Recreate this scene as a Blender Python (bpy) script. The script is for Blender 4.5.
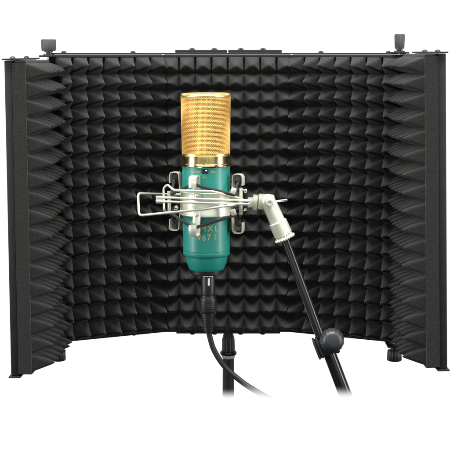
import bpy, bmesh, math, random
from mathutils import Vector, Matrix
random.seed(7)
rad = math.radians
scene = bpy.context.scene
for o in list(bpy.data.objects): bpy.data.objects.remove(o)

# ------------------------------------------------------------------ camera
FPX, V0, PITCH = 1327.0, 119.6, rad(3.0)      # focal length in photo pixels, optical centre row, tilt down
CAM = Vector((0.0, -1.430, 0.3044))
cd = bpy.data.cameras.new('camera'); cam = bpy.data.objects.new('camera', cd)
scene.collection.objects.link(cam); scene.camera = cam
cam.location = CAM; cam.rotation_euler = (rad(90) - PITCH, 0, 0)
cd.sensor_width = 36; cd.lens = FPX / 450 * 36; cd.shift_y = -(225 - V0) / 450
cd.clip_start = 0.05; cd.clip_end = 100
# ------------------------------------------------------------------ world: white studio sweep, dimmer below
w = bpy.data.worlds.new('World'); scene.world = w; w.use_nodes = True
nt = w.node_tree; nt.nodes.clear()
out = nt.nodes.new('ShaderNodeOutputWorld'); bg = nt.nodes.new('ShaderNodeBackground')
tc = nt.nodes.new('ShaderNodeTexCoord'); sp = nt.nodes.new('ShaderNodeSeparateXYZ')
mr = nt.nodes.new('ShaderNodeMapRange'); mr.interpolation_type = 'SMOOTHSTEP'
mr.inputs['From Min'].default_value = -0.46; mr.inputs['From Max'].default_value = -0.33
mr.inputs['To Min'].default_value = 0.04; mr.inputs['To Max'].default_value = 1.02
nt.links.new(tc.outputs['Generated'], sp.inputs[0]); nt.links.new(sp.outputs['Z'], mr.inputs['Value'])
# the room behind the camera is dimmer than the white sweep behind the shield
mr2 = nt.nodes.new('ShaderNodeMapRange'); mr2.interpolation_type = 'SMOOTHSTEP'
mr2.inputs['From Min'].default_value = 0.1; mr2.inputs['From Max'].default_value = 0.5
mr2.inputs['To Min'].default_value = 0.06; mr2.inputs['To Max'].default_value = 1.0
nt.links.new(sp.outputs['Y'], mr2.inputs['Value'])
mu = nt.nodes.new('ShaderNodeMath'); mu.operation = 'MULTIPLY'
nt.links.new(mr.outputs[0], mu.inputs[0]); nt.links.new(mr2.outputs[0], mu.inputs[1])
bg.inputs['Color'].default_value = (1, 1, 1, 1)
nt.links.new(mu.outputs[0], bg.inputs['Strength']); nt.links.new(bg.outputs[0], out.inputs[0])
# ------------------------------------------------------------------ lamps (studio softboxes)
def area(name, loc, target, sx, sy, power, col=(1, 1, 1)):
    d = bpy.data.lights.new(name, 'AREA'); d.shape = 'RECTANGLE'; d.size = sx; d.size_y = sy
    d.energy = power; d.color = col
    o = bpy.data.objects.new(name, d); scene.collection.objects.link(o); o.location = loc
    o.rotation_euler = (Vector(target) - Vector(loc)).to_track_quat('-Z', 'Y').to_euler()
area('overhead_softbox', (0.0, -0.42, 1.25), (0, -0.06, 0.15), 1.3, 0.25, 44, (1.0, 1.0, 0.95))
area('high_front_softbox', (0.0, -1.15, 1.35), (0, -0.1, 0.15), 1.8, 0.30, 7)
area('low_front_softbox', (0.0, -1.75, 0.33), (0, -0.1, 0.2), 2.6, 0.16, 6)
area('side_softbox_left', (-1.05, -0.54, 0.30), (0.18, -0.17, 0.15), 0.25, 0.9, 14)
area('side_softbox_right', (1.05, -0.54, 0.30), (-0.18, -0.17, 0.15), 0.25, 0.9, 14)
scene.view_settings.view_transform = 'Standard'; scene.view_settings.look = 'None'
scene.view_settings.exposure = 0; scene.view_settings.gamma = 1
scene.render.engine = 'CYCLES'

# ------------------------------------------------------------------ helpers
F = Vector((0, math.cos(PITCH), -math.sin(PITCH))); U = Vector((0, math.sin(PITCH), math.cos(PITCH)))
def P(u, v, Y):                                # measured photo position + real depth -> metres
    d = F + Vector((1, 0, 0)) * ((u - 225) / FPX) + U * (-(v - V0) / FPX)
    return CAM + d * ((Y - CAM.y) / d.y)
def S(Y): return (Y - CAM.y) / FPX             # metres per photo pixel at depth Y

def material(name, col, rough=0.5, metal=0.0, coat=0.0, bump=0.0, bscale=400, var=0.0, vscale=60, spec=0.5, sheen=0.0, rvar=0.0):
    m = bpy.data.materials.new(name); m.use_nodes = True
    n = m.node_tree; b = n.nodes['Principled BSDF']
    b.inputs['Base Color'].default_value = (*col, 1); b.inputs['Roughness'].default_value = rough
    b.inputs['Metallic'].default_value = metal; b.inputs['Coat Weight'].default_value = coat
    b.inputs['Coat Roughness'].default_value = 0.12; b.inputs['Specular IOR Level'].default_value = spec
    b.inputs['Sheen Weight'].default_value = sheen
    t = n.nodes.new('ShaderNodeTexCoord')
    if var:
        no = n.nodes.new('ShaderNodeTexNoise'); no.inputs['Scale'].default_value = vscale; no.inputs['Detail'].default_value = 5
        n.links.new(t.outputs['Object'], no.inputs['Vector'])
        cr = n.nodes.new('ShaderNodeValToRGB'); cr.color_ramp.elements[0].position = 0.3; cr.color_ramp.elements[1].position = 0.7
        cr.color_ramp.elements[0].color = (*[c * (1 - var) for c in col], 1)
        cr.color_ramp.elements[1].color = (*[min(1, c * (1 + var)) for c in col], 1)
        n.links.new(no.outputs['Fac'], cr.inputs[0]); n.links.new(cr.outputs[0], b.inputs['Base Color'])
    if rvar:
        no = n.nodes.new('ShaderNodeTexNoise'); no.inputs['Scale'].default_value = 120
        n.links.new(t.outputs['Object'], no.inputs['Vector'])
        q = n.nodes.new('ShaderNodeMapRange'); q.inputs['To Min'].default_value = max(0, rough - rvar); q.inputs['To Max'].default_value = rough + rvar
        n.links.new(no.outputs['Fac'], q.inputs['Value']); n.links.new(q.outputs[0], b.inputs['Roughness'])
    if bump:
        no = n.nodes.new('ShaderNodeTexNoise'); no.inputs['Scale'].default_value = bscale; no.inputs['Detail'].default_value = 4
        n.links.new(t.outputs['Object'], no.inputs['Vector'])
        bp = n.nodes.new('ShaderNodeBump'); bp.inputs['Strength'].default_value = bump; bp.inputs['Distance'].default_value = 0.001
        n.links.new(no.outputs['Fac'], bp.inputs['Height']); n.links.new(bp.outputs[0], b.inputs['Normal'])
    return m
def fading(m, z_clear, z_full):                # the picture of the stands dissolves into the sweep at their low ends
    n = m.node_tree; b = n.nodes['Principled BSDF']; g = n.nodes.new('ShaderNodeNewGeometry')
    s = n.nodes.new('ShaderNodeSeparateXYZ'); q = n.nodes.new('ShaderNodeMapRange'); q.interpolation_type = 'SMOOTHSTEP'
    q.inputs['From Min'].default_value = z_clear; q.inputs['From Max'].default_value = z_full
    n.links.new(g.outputs['Position'], s.inputs[0]); n.links.new(s.outputs['Z'], q.inputs['Value'])
    n.links.new(q.outputs[0], b.inputs['Alpha']); return m

M = {}
M['foam'] = material('charcoal_foam', (0.0165, 0.0165, 0.0160), 0.95, bump=0.55, bscale=1500, var=0.35, vscale=900, spec=0.12, sheen=0.12)
M['black_metal'] = material('black_powder_coat', (0.011, 0.010, 0.012), 0.5, spec=0.3, bump=0.12, bscale=2500, var=0.15, vscale=90)
M['black_plastic'] = material('black_plastic', (0.009, 0.009, 0.010), 0.42, spec=0.35, bump=0.08, bscale=900)
M['knob'] = material('grey_knob_plastic', (0.040, 0.042, 0.040), 0.6, bump=0.2, bscale=1200, var=0.2)
M['bolt'] = material('dark_bolt', (0.04, 0.04, 0.045), 0.3, metal=0.7)
M['brass'] = material('brass_screw', (0.7, 0.55, 0.22), 0.25, metal=1)
M['gold'] = material('polished_gold', (0.95, 0.76, 0.36), 0.16, metal=1, rvar=0.05)
M['gold_wire'] = material('gold_wire', (0.70, 0.43, 0.135), 0.56, metal=1)
M['gold_rim'] = material('satin_gold', (0.98, 0.78, 0.30), 0.3, metal=1, rvar=0.08)
M['liner'] = material('gold_inner_gauze', (0.74, 0.38, 0.09), 0.5, metal=0.1, bump=0.4, bscale=1800, var=0.3, vscale=1500)
M['teal'] = material('teal_enamel', (0.007, 0.195, 0.152), 0.46, coat=0.08, bump=0.03, bscale=700, var=0.06, vscale=40)
M['teal_dark'] = material('seam_shadow_line', (0.004, 0.06, 0.045), 0.6)
M['cream'] = material('cream_enamel', (0.60, 0.62, 0.51), 0.28, metal=0.45, coat=0.2, var=0.06, vscale=150, bump=0.05, bscale=900)
M['elastic'] = material('dark_elastic', (0.014, 0.011, 0.013), 0.75, bump=0.5, bscale=2500, var=0.3, vscale=1200)
M['silver'] = material('bright_steel', (0.7, 0.72, 0.7), 0.2, metal=1)
M['white_print'] = material('white_print', (0.86, 0.86, 0.82), 0.5)
M['gold_print'] = material('gold_print', (0.50, 0.31, 0.12), 0.6, spec=0.2)
M['engrave'] = material('engraved_line', (0.45, 0.33, 0.12), 0.4, metal=1)
M['ball'] = material('grey_clutch_plastic', (0.020, 0.022, 0.024), 0.42, bump=0.06, bscale=600)
M['boom_paint'] = material('gloss_black_tube', (0.008, 0.008, 0.009), 0.24, spec=0.35, rvar=0.08)
M['clear'] = material('clear_plastic_ring', (0.42, 0.42, 0.36), 0.25)

SC = scene.collection
def thing(name, label, cat, loc):
    o = bpy.data.objects.new(name, None); SC.objects.link(o); o.location = loc; o.empty_display_size = 0.02
    o['label'] = label; o['category'] = cat; return o
def obj(name, bm, mat, parent, smooth=True, label=None, angle=35):
    """bmesh in world coordinates -> mesh object under parent (origin at the thing's base)"""
    r = parent; off = Vector((0, 0, 0))
    while r: off += Vector(r.location); r = r.parent
    bmesh.ops.recalc_face_normals(bm, faces=bm.faces)
    bmesh.ops.translate(bm, verts=bm.verts, vec=-off)
    me = bpy.data.meshes.new(name); 
    if smooth:
        for f in bm.faces: f.smooth = True
        for e in bm.edges:
            if len(e.link_faces) == 2 and e.calc_face_angle(0) > rad(angle): e.smooth = False
    bm.to_mesh(me); bm.free()
    o = bpy.data.objects.new(name, me); SC.objects.link(o); me.materials.append(M[mat]); o.parent = parent
    if label: o['label'] = label
    return o
def frame(d):
    d = Vector(d).normalized(); a = Vector((0, 0, 1)) if abs(d.z) < 0.9 else Vector((0, 1, 0))
    x = d.cross(a).normalized(); return x, d.cross(x).normalized(), d
def lathe(bm, p0, axis, prof, seg=48, flute=0, fdepth=0.0, closed_ring=False):
    """prof: list of (t along axis, radius). flutes ripple the radius."""
    x, y, d = frame(axis); rings = []
    for t, r in prof:
        c = Vector(p0) + d * t
        if r < 1e-7: rings.append([bm.verts.new(c)]); continue
        ring = []
        for k in range(seg):
            a = 2 * math.pi * k / seg; rr = r
            if flute: rr = r * (1 - fdepth * (0.5 + 0.5 * math.cos(flute * a)))
            ring.append(bm.verts.new(c + x * (rr * math.cos(a)) + y * (rr * math.sin(a))))
        rings.append(ring)
    pairs = list(zip(rings, rings[1:]))
    if closed_ring: pairs.append((rings[-1], rings[0]))
    for A, B in pairs:
        for k in range(seg):
            j = (k + 1) % seg
            if len(A) == 1 and len(B) == 1: continue
            if len(A) == 1: bm.faces.new((A[0], B[k], B[j]))
            elif len(B) == 1: bm.faces.new((A[k], B[0], A[j]))
            else: bm.faces.new((A[k], B[k], B[j], A[j]))
    if not closed_ring:
        if len(rings[0]) > 1: bm.faces.new(rings[0])
        if len(rings[-1]) > 1: bm.faces.new(rings[-1])
    return bm
def tube(bm, pts, r, seg=12, closed=False, squash=1.0):
    pts = [Vector(p) for p in pts]; n = len(pts); rings = []; px = None
    rs = r if isinstance(r, (list, tuple)) else [r] * n
    for i, p in enumerate(pts):
        a = pts[i - 1] if (i or closed) else p; b = pts[(i + 1) % n] if (i < n - 1 or closed) else p
        d = (b - a).normalized()
        if px is None: x, y, _ = frame(d)
        else:
            x = (px - d * px.dot(d)).normalized(); y = d.cross(x)
        px = x
        rings.append([bm.verts.new(p + x * (rs[i] * math.cos(2 * math.pi * k / seg)) + y * (rs[i] * squash * math.sin(2 * math.pi * k / seg))) for k in range(seg)])
    pr = list(zip(rings, rings[1:]))
    if closed:
        A, B = rings[-1], rings[0]; s = min(range(seg), key=lambda q: (A[0].co - B[q].co).length)
        pr.append((A, B[s:] + B[:s]))
    for A, B in pr:
        for k in range(seg):
            j = (k + 1) % seg; bm.faces.new((A[k], B[k], B[j], A[j]))
    if not closed: bm.faces.new(rings[0]); bm.faces.new(rings[-1])
    return bm
def smooth_path(pts, sub=8, closed=False):
    pts = [Vector(p) for p in pts]; n = len(pts); o = []
    for i in range(n if closed else n - 1):
        g = lambda k: pts[k % n] if closed else pts[max(0, min(n - 1, k))]
        a, b, c, d = g(i - 1), g(i), g(i + 1), g(i + 2)
        for s in range(sub):
            t = s / sub
            o.append(0.5 * ((2 * b) + (c - a) * t + (2 * a - 5 * b + 4 * c - d) * t * t + (3 * b - a - 3 * c + d) * t ** 3))
    if not closed: o.append(pts[-1])
    return o
def round_path(pts, r, sub=6, closed=True):
    """polyline with rounded corners"""
    pts = [Vector(p) for p in pts]; n = len(pts); o = []
    for i, p in enumerate(pts):
        if not closed and i in (0, n - 1): o.append(p); continue
        a = (pts[i - 1] - p); b = (pts[(i + 1) % n] - p)
        q = min(r, a.length * .45, b.length * .45); s = p + a.normalized() * q; e = p + b.normalized() * q
        for k in range(sub + 1):
            t = k / sub; o.append(s * (1 - t) ** 2 + p * 2 * t * (1 - t) + e * t * t)
    return o
def box(bm, c, sx, sy, sz, ax=None, bev=0.0):
    """box at centre c with sizes along axes ax=(x,y,z)"""
    ax = ax or (Vector((1, 0, 0)), Vector((0, 1, 0)), Vector((0, 0, 1)))
    b = bmesh.new(); bmesh.ops.create_cube(b, size=1)
    bmesh.ops.scale(b, vec=(sx, sy, sz), verts=b.verts)
    if bev: bmesh.ops.bevel(b, geom=b.edges, offset=bev, segments=2, profile=0.6, affect='EDGES')
    R = Matrix((ax[0], ax[1], ax[2])).transposed()
    mp = {}
    for v in b.verts: mp[v] = bm.verts.new(Vector(c) + R @ v.co)
    for f in b.faces: bm.faces.new([mp[v] for v in f.verts])
    b.free(); return bm

# ================================================================== ACOUSTIC SHIELD
H = 0.300; PITCHF = 0.01735
shield = thing('acoustic_shield', 'five-panel folding acoustic shield lined with black pyramid foam, standing behind the microphone', 'acoustic shield', (0.0025, 0, 0))
CL, CR = (-0.0665, 0.0), (0.0715, 0.0)
HL, HR = (-0.1935, -0.061), (0.1955, -0.060)
NL, NR = (-0.2005, -0.184), (0.2005, -0.184)
def lean(th, dz):
    c, s = math.cos(th), math.sin(th)
    def f(v):
        z = v.z - 0.30; return Vector((v.x * c - z * s, v.y, v.x * s + z * c + 0.30 + dz))
    return f
ident = lambda v: v
def panel(A, B, xf, foam_a, n_foam, bolts, wing, seed):
    """backing tray from A to B (top view), foam on its inner side, rails top and bottom"""
    rnd = random.Random(seed)
    a, b = Vector((*A, 0)), Vector((*B, 0)); d = (b - a); L = d.length; d.normalize()
    n = Vector((d.y, -d.x, 0))                         # inward normal
    if n.dot(Vector((0, -0.15, 0)) - (a + b) / 2) < 0: n = -n
    Zv = Vector((0, 0, 1)); T = 0.007
    if not wing and seed > 1: b = b - d * 0.012; L -= 0.012
    bm = bmesh.new(); mid = (a + b) / 2
    box(bm, mid - n * T / 2 + Zv * (H / 2), L - 0.002, T, H - 0.0006, (d, -n, Zv), 0.0008)
    for v in bm.verts: v.co = xf(v.co)
    back = obj('backing_panel', bm, 'black_metal', shield, angle=25)
    # rails (lips)
    for z in (H + 0.0007, -0.0007):
        bm = bmesh.new(); e = 0.002 if wing else 0.0
        box(bm, mid - n * (T / 2 - 0.0005) + Zv * z + d * e / 2, L + e, T + 0.0045, 0.0014, (d, -n, Zv), 0.0004)
        for v in bm.verts: v.co = xf(v.co)
        obj('rail', bm, 'black_metal', back)
    for s in bolts:
        for top in (1, 0):
            bm = bmesh.new(); p = a + d * (L * s) - n * (T / 2) + Zv * (H + 0.0013 if top else -0.0013)
            lathe(bm, p, Zv if top else -Zv, [(0, 0.0027), (0.0008, 0.0027), (0.0016, 0.0021), (0.0021, 0.0011), (0.0022, 0)], 20)
            for v in bm.verts: v.co = xf(v.co)
            obj('bolt', bm, 'bolt', back)
    # foam: convoluted slab, grid height field
    base, tall = 0.0125, (0.0240 if wing else 0.0280)
    K = 12; rows = 17; z_top = H - 0.0028; ph = PITCHF
    nx, nz = n_foam * K, rows * K
    jt = .03 if wing else .06
    tips = {(i, j): (rnd.gauss(0, jt), rnd.gauss(-.03, jt), rnd.uniform(1 - jt * 1.5, 1 + jt * .6)) for i in range(n_foam) for j in range(rows)}
    w1, w2, w3 = rnd.uniform(0, 6), rnd.uniform(0, 6), rnd.uniform(0, 6)
    bm = bmesh.new(); G = []
    for j in range(-1, nz + 2):
        row = []
        for i in range(-1, nx + 2 + (3 if wing else 0)):
            if wing and i > nx:                     # rim of the slab: a groove, then a rounded lip, then the end face
                zz = z_top - max(0, min(nz, j)) / K * ph
                ds, hh = ((0.0009, base - 0.0022), (0.0018, base + 0.0006), (0.0028, base + 0.0004), (0.0033, 0.0003))[i - nx - 1]
                if j in (-1, nz + 1): hh = 0.0003
                row.append(bm.verts.new(xf(a + d * (foam_a + nx / K * ph + ds) + Zv * zz + n * hh))); continue
            ii, jj = max(0, min(nx, i)), max(0, min(nz, j))
            s = ii / K * ph; z = z_top - jj / K * ph
            if i == -1 or (i == nx + 1 and not wing) or j in (-1, nz + 1):   # skirt down to the tray
                s0 = s + (0.0 if 0 <= i <= nx else 0); p = a + d * (foam_a + s0) + Zv * z + n * 0.0003
            else:
                ci, cj = min(n_foam - 1, ii // K), min(rows - 1, jj // K)
                lu, lv = (ii / K - ci) * 2 - 1, (jj / K - cj) * 2 - 1
                tu, tv, th = tips[(ci, cj)]
                # pyramid about a shifted tip, valley stays on the cell border
                qu = (lu - tu) / (1 - tu) if lu > tu else (tu - lu) / (1 + tu)
                qv = (lv - tv) / (1 - tv) if lv > tv else (tv - lv) / (1 + tv)
                m = max(qu, qv); rr = (qu ** 12 + qv ** 12) ** (1 / 12)
                h = max(0.0, 1 - rr); h = min(h, 0.90 + (h - 0.90) * 0.4) if h > 0.90 else h
                h = h ** 0.98 if wing else 0.5 * h + 0.5 * h * h
                wob = math.sin(s * 37 + w1 + z * 11) * 0.0007 + math.sin(z * 53 + w2 + s * 21) * 0.0005
                slump = 0.0007 * math.sin(s * 62 + w3)
                hh = tall * th * h
                inner = min(1.0, min(ii, nx - ii, jj, nz - jj) / 3)
                hh -= (0.0055 if wing else 0.0085) * inner * math.exp(-max(0.0, 1 - rr) / (0.07 if wing else 0.16))
                p = a + d * (foam_a + s) + Zv * (z + slump * min(1, max(0, (z_top - z) / 0.08)) - 0.0010 * h) + n * (base + wob + hh)
                if ii == 0 or (ii == nx and not wing) or jj == 0 or jj == nz: p -= n * 0.0008
            row.append(bm.verts.new(xf(p)))
        G.append(row)
    for j in range(len(G) - 1):
        for i in range(len(G[0]) - 1): bm.faces.new((G[j][i], G[j][i + 1], G[j + 1][i + 1], G[j + 1][i]))
    rim = [G[0][i] for i in range(len(G[0]))] + [G[j][-1] for j in range(1, len(G))] + [G[-1][i] for i in range(len(G[0]) - 2, -1, -1)] + [G[j][0] for j in range(len(G) - 2, 0, -1)]
    bm.faces.new(rim)
    # flat rim strips of the slab above and below the rows
    for z0, z1 in ((z_top - 0.0004, H - 0.0007), (0.0007, z_top - rows * ph + 0.0004)):
        b2 = bmesh.new(); Lf = n_foam * ph
        box(b2, a + d * (foam_a + Lf / 2) + n * (base * .5 + .0004) + Zv * ((z0 + z1) / 2), Lf - 0.0006, base - 0.0002, abs(z1 - z0), (d, -n, Zv), 0.0006)
        mp = {v: bm.verts.new(xf(v.co)) for v in b2.verts}
        for f in b2.faces: bm.faces.new([mp[v] for v in f.verts])
        b2.free()
    obj('foam_sheet', bm, 'foam', back, angle=50)
    return back
lwing, rwing = lean(rad(0.75), -0.0024), lean(rad(0.75), -0.0012)
panel(CL, CR, ident, 0.0, 8, (), False, 1)
panel(CL, HL, ident, 0.003, 7, (0.26, 0.86), False, 2)
panel(CR, HR, ident, 0.003, 7, (0.26, 0.86), False, 3)
panel(HL, NL, lwing, 0.1200 - 7 * PITCHF, 7, (0.30, 0.82), True, 4)
panel(HR, NR, rwing, 0.1208 - 7 * PITCHF, 7, (0.30, 0.82), True, 5)
Zv = Vector((0, 0, 1)); X = Vector((1, 0, 0)); Y = Vector((0, 1, 0))
# centre joining plates
for top in (1, 0):
    segs = ((175.5, 227.0), (228.2, 281.5)) if top else ((176, 280.5),)
    for ua, ub in segs:
        bm = bmesh.new(); s = S(0.004); z = H + 0.0030 if top else -0.0025
        box(bm, ((ua + ub) / 2 * s - 225 * s, 0.0045, z), (ub - ua) * s, 0.012, 0.0030 if top else 0.0020, None, 0.0005)
        pl = obj('mounting_plate', bm, 'black_metal', shield)
        for ubolt in (192.2, 214.4, 240.8, 263.0):
            if ua < ubolt < ub:
                bm = bmesh.new(); zz = z + (0.0015 if top else -0.001)
                lathe(bm, ((ubolt - 225) * s, 0.0035, zz), Zv if top else -Zv, [(0, .0032), (.0009, .0031), (.0018, .002), (.0021, 0)], 20)
                obj('bolt', bm, 'bolt', pl)
# vertical hinge strips in the two folded corners
for u, sg in ((46.5, -1), (401.5, 1)):
    bm = bmesh.new(); box(bm, ((u - 225) * S(-0.05), -0.052, H / 2 - 0.0015 + sg * 0.0012), 0.022, 0.005, H - 0.006, None, 0.0008)
    obj('hinge_strip', bm, 'black_metal', shield)
# corner knobs
def corner_knob(u, Yk, ztop, r, h, down=False):
    x = (u - 225) * S(Yk); sg = -1 if down else 1; ax = Zv * sg
    p = Vector((x, Yk, ztop))
    bm = bmesh.new()
    box(bm, p + ax * 0.0012, 0.017, 0.024, 0.0016, None, 0.0004)
    hp = obj('hinge_plate', bm, 'black_metal', shield)
    bm = bmesh.new(); lathe(bm, p + ax * 0.002, ax, [(0, .0056), (.0012, .0056), (.0014, .0032), (.0032, .0032), (.0034, .0046), (.0045, .0046)], 28)
    obj('washer', bm, 'bolt', hp)
    bm = bmesh.new(); lathe(bm, p - ax * 0.006, ax, [(0, .0012), (.007, .0014)], 14); obj('screw', bm, 'brass', hp)
    bm = bmesh.new()
    lathe(bm, p + ax * 0.0065, ax, [(0, r * .86), (.0008, r * .93), (h * .5, r * .97), (h * .88, r), (h * .97, r * .95), (h, r * .84), (h, 0)], 96, 18, 0.055)
    obj('knob', bm, 'knob' if not down else 'black_plastic', hp)
corner_knob(48.9, -0.056, H - 0.0030, 0.0079, 0.0120)
corner_knob(399.3, -0.056, H + 0.0004, 0.0054, 0.0140)
corner_knob(56.8, -0.056, -0.0020, 0.0076, 0.0115, True)
corner_knob(396.2, -0.056, -0.0022, 0.0078, 0.0115, True)

# ================================================================== SHIELD STAND POLE
YP = 0.006; s = S(YP)
zpl = lambda v, Yd: P(225, v, Yd).z
def faded(key, name, Yd, v1=399.5, v0=383): 
    m = M[key].copy(); m.name = name; M[name] = fading(m, zpl(v1, Yd), zpl(v0, Yd)); return name
fp = faded('black_metal', 'black_pole_paint', YP, 399, 386)
xp = (228.4 - 225) * s
stand = thing('stand_pole', 'black upright stand pole with a threaded collar, holding up the centre of the acoustic shield', 'stand', (xp, YP, zpl(400, YP)))
def vlathe(name, prof_v, mat, parent, x, Yd, seg=48, flute=0, fd=0.0):
    bm = bmesh.new(); z0 = zpl(prof_v[0][0], Yd)
    lathe(bm, (x, Yd, z0), -Zv, [(z0 - zpl(v, Yd), r * S(Yd)) for v, r in prof_v], seg, flute, fd)
    return obj(name, bm, mat, parent)
vlathe('pole', [(356, 5.7), (399.8, 5.9)], fp, stand, xp, YP)
col = vlathe('collar', [(331.5, 4.2), (333, 4.6), (336, 5.6), (339, 6.4), (350.5, 6.8), (351.2, 5.4)], 'black_plastic', stand, xp, YP, 96, 16, 0.05)
vlathe('lock_ring', [(351.0, 7.8), (352.4, 8.6), (354.2, 8.2), (354.8, 7.2)], 'bolt', stand, xp, YP, 64, 24, 0.04)
vlathe('clear_ring', [(354.9, 6.8), (355.8, 7.0), (357.4, 6.4), (358, 5.9)], 'clear', stand, xp, YP)

# ================================================================== MICROPHONE
YM = -0.160; s = S(YM); xm = (206.6 - 225) * s
def zm(v): return zpl(v, YM)
mic = thing('microphone', 'teal condenser microphone with a gold mesh head, held upright in the cream shock mount', 'microphone', (xm, YM, zm(273)))
R = 24.6 * s
body = vlathe('body', [(165.2, 23.2), (166.0, 23.9), (249.2, 23.7), (249.7, 23.2), (250.2, 23.2), (250.7, 23.7), (253.6, 23.7), (254.6, 23.0), (255.4, 21.4), (258, 21.0), (262, 20.2), (266.5, 18.4), (268.6, 17.6), (269.4, 16.5)], 'teal', mic, xm, YM, 128)
vlathe('base_cap', [(268.8, 16.2), (269.2, 16.9), (272.8, 16.6), (273.6, 15.6)], 'black_plastic', mic, xm, YM, 96)
colr = vlathe('collar', [(154.6, 23.8), (155.2, 24.5), (162.8, 24.7), (163.4, 25.2), (164.8, 25.4), (165.6, 25.0), (165.9, 23.4)], 'gold', mic, xm, YM, 128)
# head frame: top rim with cap, side bands
hd = vlathe('grille_frame', [(93.0, 0), (93.0, 21.8), (93.3, 23.4), (94.0, 24.4), (95.2, 24.9), (96.0, 25.0), (96.1, 24.2), (96.1, 20)], 'gold_rim', mic, xm, YM, 128)
for sg in (-1, 1):
    bm = bmesh.new(); seg = 14; half = rad(9)
    cols = []
    for rr in (24.2, 25.15):
        cols.append([[bm.verts.new((xm + sg * tp * rr * s * math.cos(-half + 2 * half * k / seg), YM + tp * rr * s * math.sin(-half + 2 * half * k / seg), zm(v))) for k in range(seg + 1)] for v, tp in ((95.6, 1.0), (154.8, 0.964))])
    I, O = cols
    for k in range(seg):
        bm.faces.new((O[0][k], O[0][k + 1], O[1][k + 1], O[1][k])); bm.faces.new((I[0][k], I[0][k + 1], I[1][k + 1], I[1][k]))
        bm.faces.new((I[0][k], I[0][k + 1], O[0][k + 1], O[0][k])); bm.faces.new((I[1][k], I[1][k + 1], O[1][k + 1], O[1][k]))
    for k in (0, seg): bm.faces.new((I[0][k], O[0][k], O[1][k], I[1][k]))
    obj('side_band', bm, 'gold_rim', hd)
bm = bmesh.new()                                # low ring of the mesh head
lathe(bm, (xm, YM, zm(152.6)), -Zv, [(0, 23.3 * s), (.0003, 24.1 * s), (.0019, 24.1 * s), (.0021, 23.3 * s)], 128)
obj('lower_band', bm, 'gold_rim', hd)
vlathe('inner_gauze', [(96, 23.5), (154.8, 22.5)], 'liner', mic, xm, YM, 96)
# woven mesh: interlaced wires, real geometry
bm = bmesh.new(); NV = 128; z_hi, z_lo = zm(96.8), zm(153.4); NH = int((z_hi - z_lo) / 0.00119); amp = 0.00018; wr = 0.00035
Rw = 24.45 * s; tap = lambda z: 1 - 0.036 * (z_hi - z) / (z_hi - z_lo)
def quadtube(pts, r, closed):
    tube(bm, pts, r, 5, closed)
for k in range(NV):
    a = 2 * math.pi * k / NV; pts = []
    for j in range(NH * 2 + 1):
        ph = math.cos(math.pi * (j / 2 + k)); rr = (Rw + amp * ph) * tap(z_hi + (z_lo - z_hi) * j / (NH * 2))
        pts.append((xm + rr * math.sin(a), YM - rr * math.cos(a), z_hi + (z_lo - z_hi) * j / (NH * 2)))
    quadtube(pts, wr, False)
for j in range(NH):
    z = z_hi + (z_lo - z_hi) * (j) / NH; pts = []
    for k in range(NV * 2):
        a = 2 * math.pi * k / (NV * 2); rr = (Rw - amp * math.cos(math.pi * (k / 2 + j))) * tap(z)
        pts.append((xm + rr * math.sin(a), YM - rr * math.cos(a), z))
    quadtube(pts, wr, True)
obj('mesh_grille', bm, 'gold_wire', mic)
# plaque and screws on the collar
def on_cyl(x, z, r): 
    a = x / r; return Vector((xm + r * math.sin(a), YM - r * math.cos(a), z))
bm = bmesh.new(); rc = 24.75 * s
def patch(bm, xa, xb, za, zb, r, n=8, th=0.0002):
    f0 = [[bm.verts.new(on_cyl(xa + (xb - xa) * k / n, z, r + t)) for k in range(n + 1)] for z, t in ((za, th), (zb, th))]
    b0 = [[bm.verts.new(on_cyl(xa + (xb - xa) * k / n, z, r)) for k in range(n + 1)] for z in (za, zb)]
    for k in range(n):
        bm.faces.new((f0[0][k], f0[0][k + 1], f0[1][k + 1], f0[1][k]))
        bm.faces.new((b0[0][k], b0[0][k + 1], f0[0][k + 1], f0[0][k])); bm.faces.new((b0[1][k], b0[1][k + 1], f0[1][k + 1], f0[1][k]))
    for k in (0, n): bm.faces.new((b0[0][k], f0[0][k], f0[1][k], b0[1][k]))
for i in range(13):
    if 3 < i < 7: continue
    xx = (-6.2 + i * 1.25) * s; patch(bm, xx, xx + 0.00035, zm(162.4), zm(156.6), rc, 1, 0.00012)
obj('engraving', bm, 'engrave', colr)
bm = bmesh.new()
lathe(bm, on_cyl(-1.5 * s, zm(159.5), rc - 0.0003), (0, -1, 0), [(0, .0024), (.0006, .0024), (.0006, .0019), (.0003, .0018), (.0003, 0)], 32)
obj('emblem_ring', bm, 'engrave', colr)
def text_part(name, body_, u, v, hpx, mat, parent, r, spacing=1.0, xs=1.0):
    cu = bpy.data.curves.new(name, 'FONT'); cu.body = body_; cu.align_x = 'CENTER'; cu.align_y = 'CENTER'; cu.space_character = spacing
    cu.size = 1.0; cu.offset = 0.0; cu.extrude = 0.0; cu.resolution_u = 3
    to = bpy.data.objects.new('tmp', cu); SC.objects.link(to)
    dg = bpy.context.evaluated_depsgraph_get(); dg.update()
    me = bpy.data.meshes.new_from_object(to.evaluated_get(dg)); bpy.data.objects.remove(to)
    bm = bmesh.new(); bm.from_mesh(me); bpy.data.meshes.remove(me)
    k = hpx * s / 0.69; x0 = (u - 206.6) * s
    zc = (max(q.co.y for q in bm.verts) + min(q.co.y for q in bm.verts)) / 2
    bmesh.ops.subdivide_edges(bm, edges=[e for e in bm.edges if e.calc_length() > 0.15], cuts=2)
    for q in bm.verts:
        q.co = on_cyl(x0 + q.co.x * k * xs, zm(v) + (q.co.y - zc) * k, r)
    return obj(name, bm, mat, parent, smooth=False)
rb = 23.95 * s
text_part('lettering', 'MXL', 209.6, 225.6, 5.6, 'gold_print', body, rb, 1.35)
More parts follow.
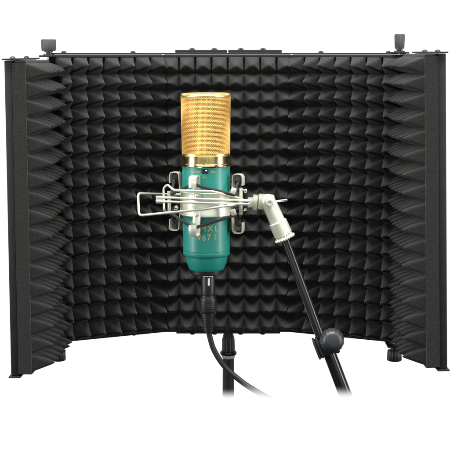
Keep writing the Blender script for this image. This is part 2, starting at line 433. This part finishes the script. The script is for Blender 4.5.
text_part('lettering', 'V67 I', 206.8, 234.2, 6.2, 'gold_print', body, rb, 1.12, 0.92)
text_part('lettering', 'Warm', 197.2, 169.6, 2.9, 'gold_print', body, rb + 0.00012, 0.95, 0.72)
text_part('lettering', 'Brt', 214.0, 169.4, 2.9, 'gold_print', body, rb + 0.00012)
# small printed outline below the slide switch
bm = bmesh.new(); c = (205.6 - 206.6) * s; z = zm(174.4)
for (xa, xb, za, zb) in ((-1.6, 1.6, .9, .5), (-1.6, 1.6, -.5, -.9), (-1.6, -1.1, .5, -.5), (1.1, 1.6, .5, -.5)):
    patch(bm, c + xa * s, c + xb * s, z + za * s, z + zb * s, rb - 0.0001, 2, 0.00015)
obj('printed_symbol', bm, 'gold_print', body)
bm = bmesh.new(); patch(bm, (202.4 - 206.6) * s, (209.2 - 206.6) * s, zm(171.4), zm(167.0), rb - 0.0002, 6, 0.0004)
sw = obj('switch', bm, 'black_plastic', body)
bm = bmesh.new(); box(bm, on_cyl((207 - 206.6) * s, zm(168.9), rb + 0.0006), 0.0022, 0.0016, 0.0026, None, 0.0004)
obj('switch_lever', bm, 'silver', sw)

mic.rotation_euler = (0, rad(-0.3), 0)          # it leans a touch to the left
# ================================================================== SHOCK MOUNT
mount = thing('shock_mount', 'cream wire-frame shock mount with dark elastic bands, clamped around the teal microphone', 'shock mount', (xm, YM, zm(214)))
def cyl(ang_deg, rpx, v):                        # angle 0 = towards the camera, + = right
    a = rad(ang_deg); return Vector((xm + rpx * s * math.sin(a), YM - rpx * s * math.cos(a), zm(v)))
bm = bmesh.new(); z0 = zm(190.6)
prof = [(0, 24.2), (0, 26.2), (.0006, 26.7), (.0016, 26.4), (zm(190.6) - zm(212.4), 26.4), (zm(190.6) - zm(213.6), 26.8), (zm(190.6) - zm(214.4), 26.2), (zm(190.6) - zm(214.4), 24.2)]
lathe(bm, (xm, YM, z0), -Zv, [(t, r * s) for t, r in prof], 96, closed_ring=True)
band = obj('clamp_band', bm, 'cream', mount)
# hooks: flat strips bent in a J, four above and four below
def strip(bm, ang, prof, wpx, tpx=1.1):
    a = rad(ang); rd = Vector((math.sin(a), -math.cos(a), 0)); tg = Vector((math.cos(a), math.sin(a), 0))
    pts = [Vector((xm, YM, 0)) + rd * (r * s) + Zv * zm(v) for r, v in prof]
    rings = []
    for i, p in enumerate(pts):
        d = (pts[min(i + 1, len(pts) - 1)] - pts[max(i - 1, 0)]).normalized(); nn = d.cross(tg).normalized()
        hw, ht = wpx * s / 2, tpx * s / 2
        rings.append([bm.verts.new(p + tg * x * hw + nn * y * ht) for x, y in ((-1, -.6), (-.85, -1), (.85, -1), (1, -.6), (1, .6), (.85, 1), (-.85, 1), (-1, .6))])
    for A, B in zip(rings, rings[1:]):
        for k in range(8): bm.faces.new((A[k], B[k], B[(k + 1) % 8], A[(k + 1) % 8]))
    bm.faces.new(rings[0]); bm.faces.new(rings[-1])
hook_ang = (-20, 70, 160, 250)
for ang in hook_ang:
    for up in (1, 0):
        f = (lambda v: v) if up else (lambda v: 2 * 202.3 - v)
        pr = [(26.9, 196), (27.6, 190), (28.3, 184), (28.6, 177), (29.2, 174.6), (31, 173.2), (35, 173.0), (37.6, 173.6), (38.8, 175.6), (38.9, 181), (38.7, 184)]
        bm = bmesh.new(); strip(bm, ang, [(r, f(v)) for r, v in pr], 7.8)
        hk = obj('hook', bm, 'cream', mount)
        bm = bmesh.new(); p = cyl(ang, 27.4, f(193)); a = rad(ang)
        lathe(bm, p, (math.sin(a), -math.cos(a), 0), [(0, .0022), (.0006, .0021), (.0011, .0012), (.0012, 0)], 20); obj('rivet', bm, 'cream', hk)
# wire frame loops
YF, YB = YM - 0.036, YM + 0.034
def wire(name, pts, r, corner=0.004, closed=True):
    bm = bmesh.new(); tube(bm, round_path(pts, corner, 7, closed), r, 12, closed); return obj(name, bm, 'cream', mount)
wr_ = 1.15 * s
wire('wire_frame', [P(139, 215.6, YM - .014), P(138.0, 193.4, YM - .010), P(165, 194.3, YB), P(222, 195.6, YB), P(246, 201.8, YM), P(232, 205.2, YF + .004), P(200, 209.6, YF)], wr_ * 1.08)
wire('wire_frame', [P(164.2, 211.8, YM - .016), P(163.6, 188.0, YM - .016), P(167.4, 184.6, YM - .018), P(174, 190.3, YF + .002), P(213, 191.4, YF), P(243, 199.0, YM - .010), P(246, 203.4, YM), P(226, 209, YB), P(180, 212.4, YB)], wr_)
for v0_, v1_ in ((197.2, 200.6), (201.2, 204.0)):
    bm = bmesh.new(); a, b = P(156, v0_ , YF + .003), P(249, v1_, YF + .018)
    m_ = P(205, (v0_ + v1_) / 2 + .3, YF - .001)
    tube(bm, smooth_path([a, m_, b], 8), 1.25 * s, 12); obj('cross_bar', bm, 'cream', mount)
# end plate where the bars meet at the left
bm = bmesh.new(); box(bm, P(159.5, 199.6, YF + .006), 7 * s, 0.002, 7.4 * s, None, .0004); obj('end_plate', bm, 'cream', mount)
bm = bmesh.new(); tube(bm, [P(169, 191, YM - .012), P(169.4, 211, YM - .012)], 1.7 * s, 12); obj('post', bm, 'cream', mount)
bm = bmesh.new(); lathe(bm, P(176, 207.6, YF + .010), (0, -1, 0), [(0, .0022), (.002, .0021), (.0031, .0012), (.0033, 0)], 20); obj('rivet', bm, 'silver', mount)
# right post, thumb screws
bm = bmesh.new(); box(bm, P(240.9, 201.2, YM - .012), 3.6 * s, 0.004, 27 * s, None, .0008); obj('post', bm, 'cream', mount)
for v in (190.0, 211.2):
    bm = bmesh.new(); p = P(243.2, v, YM - .014); lathe(bm, p, (1, -.25, -.35 if v < 200 else .35), [(0, .0009), (.0018, .0009), (.0019, .0021), (.0034, .0021), (.0038, .0014)], 20, 0); obj('screw', bm, 'silver', mount)
for v in (190.8, 212.2):
    bm = bmesh.new(); box(bm, P(233.4, v, YF + .008), 5.2 * s, .0022, 6.2 * s, (Vector((.94, -.1, -.33 if v < 200 else .33)).normalized(), Y, Vector((.33 if v < 200 else -.33, 0, .94)).normalized()), .0007); obj('elastic_clip', bm, 'cream', mount)
# elastic bands zig-zag between hooks and frame
for up in (1, 0):
    f = (lambda v: v) if up else (lambda v: 2 * 202.3 - v)
    pts = []
    anchors = {-20: 48, 70: 115, 160: 205, 250: 292}
    for ang in hook_ang:
        pts += [cyl(ang - 7, 34, f(182.2)), cyl(ang, 35.6, f(180.6)), cyl(ang + 7, 34, f(182.4))]
        A = anchors[ang]; pts += [cyl(A - 4, 36.5, f(191.6)), cyl(A, 36.8, f(192.6)), cyl(A + 4, 36.5, f(191.6))]
    bm = bmesh.new(); tube(bm, round_path(pts, .002, 3, True), 1.5 * s, 10, True); obj('elastic_band', bm, 'elastic', mount)
# neck, swivel block
for v in (200.3, 204.6):
    bm = bmesh.new(); tube(bm, [P(238, v, YM - .006), P(250.5, v + .2, YM - .006)], 1.5 * s, 12); obj('neck_prong', bm, 'cream', mount)
bm = bmesh.new(); box(bm, P(250.3, 202.3, YM - .006), 5.4 * s, .010, 9.6 * s, None, .0008); obj('neck', bm, 'cream', mount)
bm = bmesh.new(); tl = rad(-4)
bx = (Vector((math.cos(tl), 0, math.sin(tl))), Y, Vector((-math.sin(tl), 0, math.cos(tl))))
box(bm, P(255.0, 202.4, YM - .001), 5.0 * s, .0132, 14.6 * s, bx, .0009)
obj('neck_flange', bm, 'cream', mount)
bm = bmesh.new(); box(bm, P(266.0, 202.0, YM - .001), 16 * s, .013, 14.8 * s, bx, .0012)
blk = obj('swivel_block', bm, 'cream', mount)
YS = YM - .013
ax = (P(286.0, 240.5, YS) - P(268.4, 201.5, YS)).normalized()
side = ax.cross(Y).normalized()
p0 = P(268.2, 201.2, YS)
bm = bmesh.new()
# flattened barrel with a round eye at the top
pr = []
for k in range(9):
    t = k / 8 * math.pi / 2; pr.append((-7.2 * s * math.cos(t), 7.2 * s * math.sin(t)))
pr += [(8 * s, 7.6 * s), (24.5 * s, 7.9 * s)]
lathe(bm, p0, ax, pr, 48)
for v in bm.verts:
    dy = v.co.y - p0.y; v.co.y = p0.y + dy * 0.82
arm = obj('swivel_arm', bm, 'cream', mount)
bm = bmesh.new(); lathe(bm, p0 + Vector((0.0012, -.0052, -0.001)), (0, -1, 0), [(0, .0034), (.0010, .0034), (.0015, .0030), (.0015, .0019), (.0011, .0017), (.0011, 0)], 32); obj('pivot_screw', bm, 'cream', arm)
bm = bmesh.new()
L0 = 22.5 * s; L1 = 37 * s
lathe(bm, p0 + ax * L0, ax, [(0, 8.6 * s), (.0006, 9.2 * s), (L1 - L0 - .0006, 9.3 * s), (L1 - L0, 8.8 * s)], 48)
obj('sleeve', bm, 'cream', mount)
bm = bmesh.new()
lathe(bm, p0 + ax * (37.2 * s), ax, [(0, 6 * s), (.0002, 8.6 * s), (.0016, 8.8 * s), (.0018, 10.2 * s), (.0030, 10.8 * s), (.0042, 10.2 * s), (.0045, 6 * s)], 96, 24, 0.07)
obj('lock_ring', bm, 'cream', mount)
bm = bmesh.new(); tube(bm, [P(270, 202.4, YS + .008), P(287.4, 199.9, YS + .004)], 1.35 * s, 14); obj('locking_pin', bm, 'silver', mount)

# ================================================================== BOOM ARM
YA, YBm = YS, YM - 0.030
fb = faded('boom_paint', 'black_boom_paint', YBm - .01, 399, 385)
a = P(284.6, 238.0, YS); b = P(320.5, 337, YBm)
boom = thing('boom_arm', 'black telescopic boom arm with a round clutch, slanting down from the cream swivel', 'boom arm', tuple(P(349, 400, YBm - .01)))
bm = bmesh.new(); tube(bm, [a, b], [4.3 * s, 4.6 * s], 32); obj('upper_tube', bm, 'boom_paint', boom)
c0 = P(321.0, 331.0, YBm + .002); c1 = P(347.9, 401.5, YBm - .006)
dd = (c1 - c0).normalized()
bm = bmesh.new(); lathe(bm, c0 + dd * .008, dd, [(0, 5.2 * S(YBm)), (.001, 6.4 * S(YBm)), ((c1 - c0).length - .008, 6.6 * S(YBm))], 40); obj('lower_tube', bm, fb, boom)
sd = dd.cross(Y).normalized()
bm = bmesh.new(); sB = S(YBm)
box(bm, P(323.6, 346.2, YBm + .001), 18 * sB, .017, 17 * sB, (Vector((-dd.z, 0, dd.x)).normalized() , Y, -Vector((dd.x, 0, dd.z)).normalized()), .0012)
cl = obj('clamp_block', bm, 'black_plastic', boom)
bm = bmesh.new()
for k in range(2): box(bm, P(316.4 + k * 3.0, 348.6 - k * 1.1, YBm - .003), 2.0 * sB, .014, 20 * sB, (Vector((-dd.z, 0, dd.x)).normalized(), Y, -Vector((dd.x, 0, dd.z)).normalized()), .0003)
obj('clamp_jaw', bm, 'ball', cl)
bm = bmesh.new(); pc = P(331.2, 339.8, YBm - .010); rr = 12.6 * S(YBm - .02)
pr = [(0, rr * .55), (.002, rr * .8)] + [(.004 + .0105 * math.sin(t) , rr * math.cos(t) ** .55 if t < 1.5 else 0) for t in [k * math.pi / 2 / 14 for k in range(15)]]
lathe(bm, pc, (0.06, -1, .10), pr, 144)
for v in bm.verts:                               # finger lobes round the rim only
    q = v.co - pc; rx, rz = q.x, q.z; ra = math.hypot(rx, rz)
    k = max(0.0, min(1.0, (ra / rr - .72) / .2)); fl = 1 - 0.035 * k * (0.5 + 0.5 * math.cos(16 * math.atan2(rz, rx)))
    v.co.x = pc.x + rx * fl; v.co.z = pc.z + rz * fl
obj('clutch_knob', bm, 'ball', boom)
bm = bmesh.new(); lathe(bm, P(337.2, 350.2, YBm - .007), (0, -1, 0), [(0, .0024), (.003, .0024), (.0036, .0015)], 20); obj('bolt', bm, 'bolt', cl)

# ================================================================== MICROPHONE CABLE
YC = YM; fc = faded('black_plastic', 'black_cable_rubber', YM - .02, 399, 380)
cable = thing('microphone_cable', 'black cable plugged into the bottom of the microphone, curving down to the right', 'cable', tuple(P(209, 331, YC)))
xc = (208.0 - 225) * s
vl = lambda name, pv, mat, fl=0, fd=0., par=cable: vlathe(name, pv, mat, par, xc, YC, 96, fl, fd)
plug = vl('plug', [(273.7, 7.0), (274.3, 7.3), (293.0, 7.3), (293.4, 6.6), (294.4, 6.6), (294.8, 7.3), (296.6, 7.4), (297.6, 8.2), (299, 8.6), (310.5, 8.7), (312.6, 8.0)], 'black_plastic')
bm = bmesh.new()
for v in (300.0, 302.2, 304.4, 306.6, 308.8):
    pass
bm.free()
for k in range(5):                               # grip ridges
    v = 300.2 + 2.2 * k
    vl('grip_ridge', [(v, 8.5), (v + .4, 9.0), (v + 1.0, 9.0), (v + 1.4, 8.5)], 'black_plastic', par=plug)
pv = [(312.2, 6.8)]; n = 8
for k in range(n):
    v = 312.8 + k * 2.35; r = 7.7 - k * .42
    pv += [(v, r), (v + 1.3, r), (v + 1.45, r - 1.1), (v + 2.2, r - 1.1)]
pv += [(331.8, 3.4)]
vl('strain_relief', pv, 'black_plastic')
bm = bmesh.new(); box(bm, Vector((xc + .8 * s, YC - 7.5 * s, zm(280.6))), 2.0 * s, .0012, 7.4 * s, None, .0003); obj('release_tab', bm, 'white_print', plug)
bm = bmesh.new()                                 # tiny worn pale lettering round the plug rim
rp = 7.45 * s
for xa, xb in ((-5.6, -4.4), (-4.0, -2.6), (-2.2, -1.3), (-.9, .5), (.9, 1.8), (2.2, 3.6), (4.0, 5.4)):
    q = [Vector((xc + rp * math.sin(x * s / rp), YC - rp * math.cos(x * s / rp), z)) for x, z in ((xa, zm(273.8)), (xb, zm(273.8)), (xb, zm(275.9)), (xa, zm(275.9)))]
    bm.faces.new([bm.verts.new(p) for p in q])
obj('plug_marking', bm, 'white_print', plug, smooth=False)
path = [P(208.6, 330.5, YC), P(209.4, 335, YC), P(214.0, 350, YC - .002), P(225.3, 367.2, YC - .006), P(242.6, 382.4, YC - .012), P(258.5, 392.6, YC - .018), P(272, 400, YC - .024)]
bm = bmesh.new(); tube(bm, smooth_path(path, 10), 2.75 * s, 20); obj('cord', bm, fc, cable)
